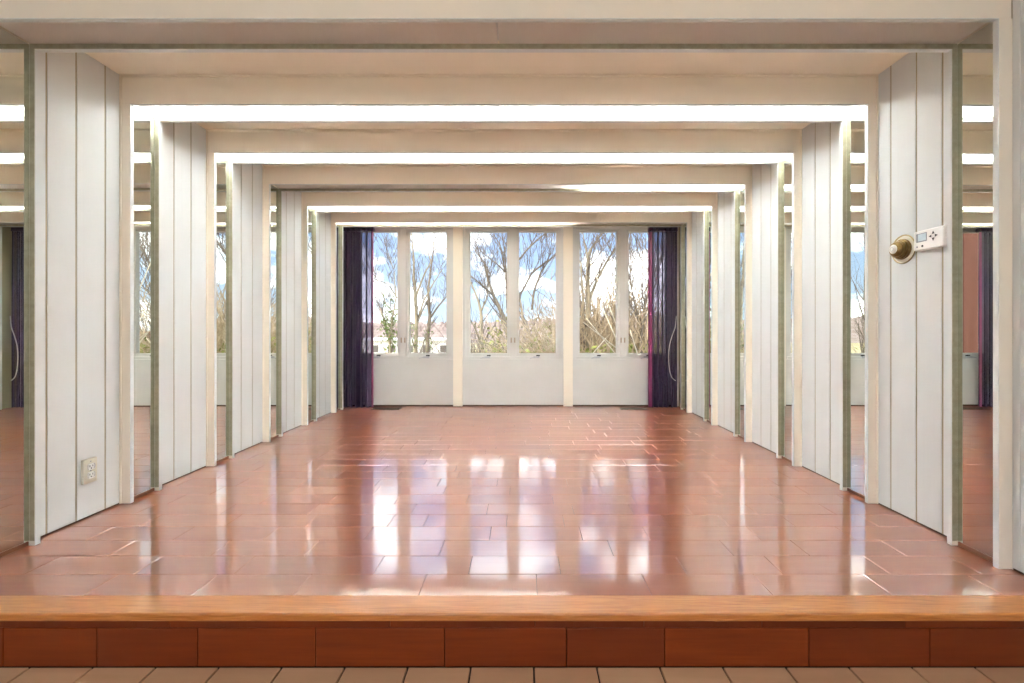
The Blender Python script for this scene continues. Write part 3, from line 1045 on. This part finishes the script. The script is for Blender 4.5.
def wild_tree(x, y, h, seed, label, group=None, bark='bark'):
    rr = random.Random(seed)
    gz = ground_z(x, y)
    t = thing('bare_tree', label, 'tree', (x, y, gz), group)
    mb = MB()
    segs = []
    nst = rr.randint(1, 2)
    for s_ in range(nst):
        pts = [Vector((x + .15 * s_, y, gz - .1))]
        lean = Vector((rr.uniform(-.18, .18), rr.uniform(-.1, .1), 1))
        n = 8
        for k in range(n):
            pts.append(pts[-1] + (lean + Vector((rr.uniform(-.12, .12), rr.uniform(-.12, .12), 0))).normalized() * h / n)
        rad = [h * .016 * (1 - .85 * k / n) for k in range(n + 1)]
        mb.tube(pts, rad, 7)
        for i in range(2, n + 1):
            for _ in range(3):
                ax = Vector((rr.uniform(-1, 1), rr.uniform(-1, 1), rr.uniform(.2, .9))).normalized()
                branch(segs, pts[i], (Vector((0, 0, .4)) + ax).normalized(), h * rr.uniform(.16, .30), max(rad[i] * .5, .012), 1, rr, maxlev=3)
    mb.build('trunk', M[bark], t, smooth=True, norm=False)
    b = MB()
    for pts, rad in segs:
        b.tube(pts, rad, 3, caps=False)
    b.build('crown', M['twig'], t, norm=False)


wild = [(12.5, 18, 5.0), (17.5, 22, 7), (24, 30, 9), (-9.5, 17, 6.5), (-14, 20, 8), (-19, 26, 9), (-8.5, 24, 7), (-24, 34, 10), (27, 36, 10), (-3.4, 28, 6)]
for k, (x, y, h) in enumerate(wild):
    g = 'bare trees farther out beyond the windows'
    wild_tree(x, y, h, 50 + k, 'bare winter tree far out on the slope beyond the windows', g, 'bark_pale' if k % 3 == 0 else 'bark')


def shrub(x, y, h, w, seed, label, nst=130, nleaf=0, stem='bramble', leaf='leaf', name='shrub', cat='shrub', arch=.8, leafband=(.2, .9), more=()):
    rr = random.Random(seed)
    gz = ground_z(x, y)
    t = thing(name, label, cat, (x, y, gz))
    b = MB()
    tips = []
    clear = lambda q: all(v.y > 6.0 for v in q)
    for _ in range(nst):
        bx, by = rr.choice(((x, y),) + tuple(more))
        p = Vector((bx + rr.gauss(0, w * .28), by + rr.gauss(0, w * .2), gz))
        d = Vector((rr.gauss(0, .30), rr.gauss(0, .2), 1)).normalized()
        ln = h * rr.uniform(.55, 1.1)
        n = 7
        pts = [p]
        for k in range(n):
            d = (d + Vector((rr.gauss(0, .12), rr.gauss(0, .12), -.10 * arch * (k / n) * 2))).normalized()
            pts.append(pts[-1] + d * ln / n)
        r0 = rr.uniform(.008, .017)
        if not clear(pts):
            continue
        b.tube(pts, [r0 * (1 - .6 * k / n) for k in range(n + 1)], 3, caps=False)
        for _k in range(6):
            i = rr.randint(2, n)
            q = [pts[i]]
            dd = (d + Vector((rr.uniform(-1, 1), rr.uniform(-1, 1), rr.uniform(-.2, .9)))).normalized()
            for k in range(3):
                dd = (dd + Vector((rr.gauss(0, .2), rr.gauss(0, .2), rr.gauss(0, .2)))).normalized()
                q.append(q[-1] + dd * rr.uniform(.08, .2))
            if not clear(q):
                continue
            b.tube(q, [.007, .006, .005, .004], 3, caps=False)
            tips += q
        tips += pts[1:]
    b.build('stems', M[stem], t, norm=False)['kind'] = 'stuff'
    if nleaf:
        b = MB()
        tips = [p for p in tips if leafband[0] * h < p.z - gz < leafband[1] * h]
        for _ in range(nleaf):
            c_ = rr.choice(tips) + Vector((rr.gauss(0, .05), rr.gauss(0, .05), rr.gauss(0, .05)))
            leafquad(b, c_, rr.uniform(.04, .085), rr)
        b.build('foliage', M[leaf], t, norm=False)['kind'] = 'stuff'


def gx(px, Y):
    return (px - VX) * Y / F


shrub(gx(594, 8.6), 8.6, 3.1, 1.15, 71, 'tangled tan bramble thicket with olive leaves filling the right window group', 960, 5200, leafband=(.1, .7),
      name='bramble_thicket', cat='thicket', more=((gx(615, 9.2), 9.2), (gx(640, 8.7), 8.7)))
shrub(gx(546, 11.0), 11.0, 2.9, 1.5, 75, 'yellow-green leafy bush behind the fourth window pane', 170, 2200, leafband=(.3, 1.0))
shrub(gx(494, 15.0), 15.0, 3.0, 2.6, 76, 'low reddish twiggy bush behind the third window pane', 240, 0, stem='twig')
shrub(gx(523, 14.5), 14.5, 2.3, .9, 77, 'dark green evergreen bush at the left edge of the fourth window pane', 60, 2200, leaf='conifer', leafband=(.1, 1.0))
shrub(gx(440, 19.0), 19.0, 2.6, 3.0, 78, 'low grey twiggy bush behind the second window pane', 150, 0, stem='twig')
shrub(gx(760, 11.0), 11.0, 1.8, 2.2, 79, 'green leafy bush out to the right, seen in the left mirrors', 110, 2400, leafband=(.1, .9))
shrub(gx(860, 13.0), 13.0, 1.7, 2.6, 80, 'tan and green bush farther right, seen in the left mirrors', 110, 1400, leafband=(.1, .8))
shrub(gx(250, 13.0), 13.0, 2.4, 2.6, 81, 'tan twiggy bush out to the left, seen in the right mirrors', 120, 500)
# pale fallen stalks crossing the brush
for k, (a, b_) in enumerate([((590, 262), (622, 356)), ((583, 322), (598, 336)), ((586, 318), (612, 357)), ((601, 305), (619, 358)), ((630, 330), (636, 360)), ((596, 350), (606, 338))]):
    p, q = at(a[0], a[1], 6.2 + .05 * k), at(b_[0], b_[1], 6.2 + .05 * k)
    dirv = (q - p).normalized()
    q2 = q + dirv * max((q.z - ground_z(q.x, q.y)) / max(-dirv.z, .25), 0) if dirv.z < 0 else q
    if dirv.z >= 0:
        p, q2 = q, p - dirv * max((p.z - ground_z(p.x, p.y)) / max(dirv.z, .25), 0)
    mid = p.lerp(q2, .5) + Vector((.05, .03, .06))
    tag(MB().tube([p, p.lerp(mid, .5) + Vector((.02, 0, .03)), mid, mid.lerp(q2, .5) + Vector((.01, 0, .02)), q2], [.006, .008, .0095, .010, .011], 6).build('dry_stalk', M['straw'], smooth=True),
        'pale dry stalk crossing the brush outside the right window group', 'stalk', 'pale stalks in the brush')

# ------------------------------------------------------------------ light
world = bpy.data.worlds.new('sky')
S.world = world
world.use_nodes = True
nt = world.node_tree
nt.nodes.clear()
wo = nt.nodes.new('ShaderNodeOutputWorld')
bg = nt.nodes.new('ShaderNodeBackground')
tc = nt.nodes.new('ShaderNodeTexCoord')
sep = nt.nodes.new('ShaderNodeSeparateXYZ')
L(nt, tc.outputs['Generated'], sep.inputs[0])
gr = nt.nodes.new('ShaderNodeValToRGB')
gr.color_ramp.elements[0].position = 0.0
gr.color_ramp.elements[0].color = (.66, .80, .98, 1)
gr.color_ramp.elements[1].position = 0.30
gr.color_ramp.elements[1].color = (.27, .47, .90, 1)
L(nt, sep.outputs['Z'], gr.inputs['Fac'])
mp = N(nt, 'ShaderNodeMapping', Scale=(3.2, 3.2, 7.0), Location=(3.1, 0.4, 1.7))
L(nt, tc.outputs['Generated'], mp.inputs['Vector'])
nz = N(nt, 'ShaderNodeTexNoise', Scale=1.6, Detail=7, Roughness=0.55)
L(nt, mp.outputs[0], nz.inputs['Vector'])
cr = nt.nodes.new('ShaderNodeValToRGB')
cr.color_ramp.elements[0].position = 0.455
cr.color_ramp.elements[0].color = (0, 0, 0, 1)
cr.color_ramp.elements[1].position = 0.63
cr.color_ramp.elements[1].color = (1, 1, 1, 1)
L(nt, nz.outputs['Fac'], cr.inputs['Fac'])
mx = N(nt, 'ShaderNodeMix', _data_type='RGBA')
L(nt, cr.outputs[0], mx.inputs['Factor'])
L(nt, gr.outputs[0], mx.inputs[6])
mx.inputs[7].default_value = (3.3, 3.25, 3.2, 1)
L(nt, mx.outputs[2], bg.inputs['Color'])
bg.inputs['Strength'].default_value = 0.76
L(nt, bg.outputs[0], wo.inputs['Surface'])

sun = bpy.data.lights.new('sun', 'SUN')
sun.energy = 3.4
sun.angle = .02
sun.color = (1, .95, .86)
so = bpy.data.objects.new('sun', sun)
C.objects.link(so)
so.rotation_euler = (math.radians(40), 0, math.radians(-38))


def area(name, loc, sx, sy, energy, col):
    l = bpy.data.lights.new(name, 'AREA')
    l.shape = 'RECTANGLE'
    l.size, l.size_y = sx, sy
    l.energy = energy
    l.color = col
    o = bpy.data.objects.new(name, l)
    C.objects.link(o)
    o.location = loc
    return o


# unseen fill lights added under the entry ceiling, behind the viewer
area('entry_fill_light', (-1.0, -.6, LOWC - .03), .6, .6, 8, (.93, .98, 1.05))
area('entry_fill_light', (.9, -.6, LOWC - .03), .6, .6, 8, (.93, .98, 1.05))
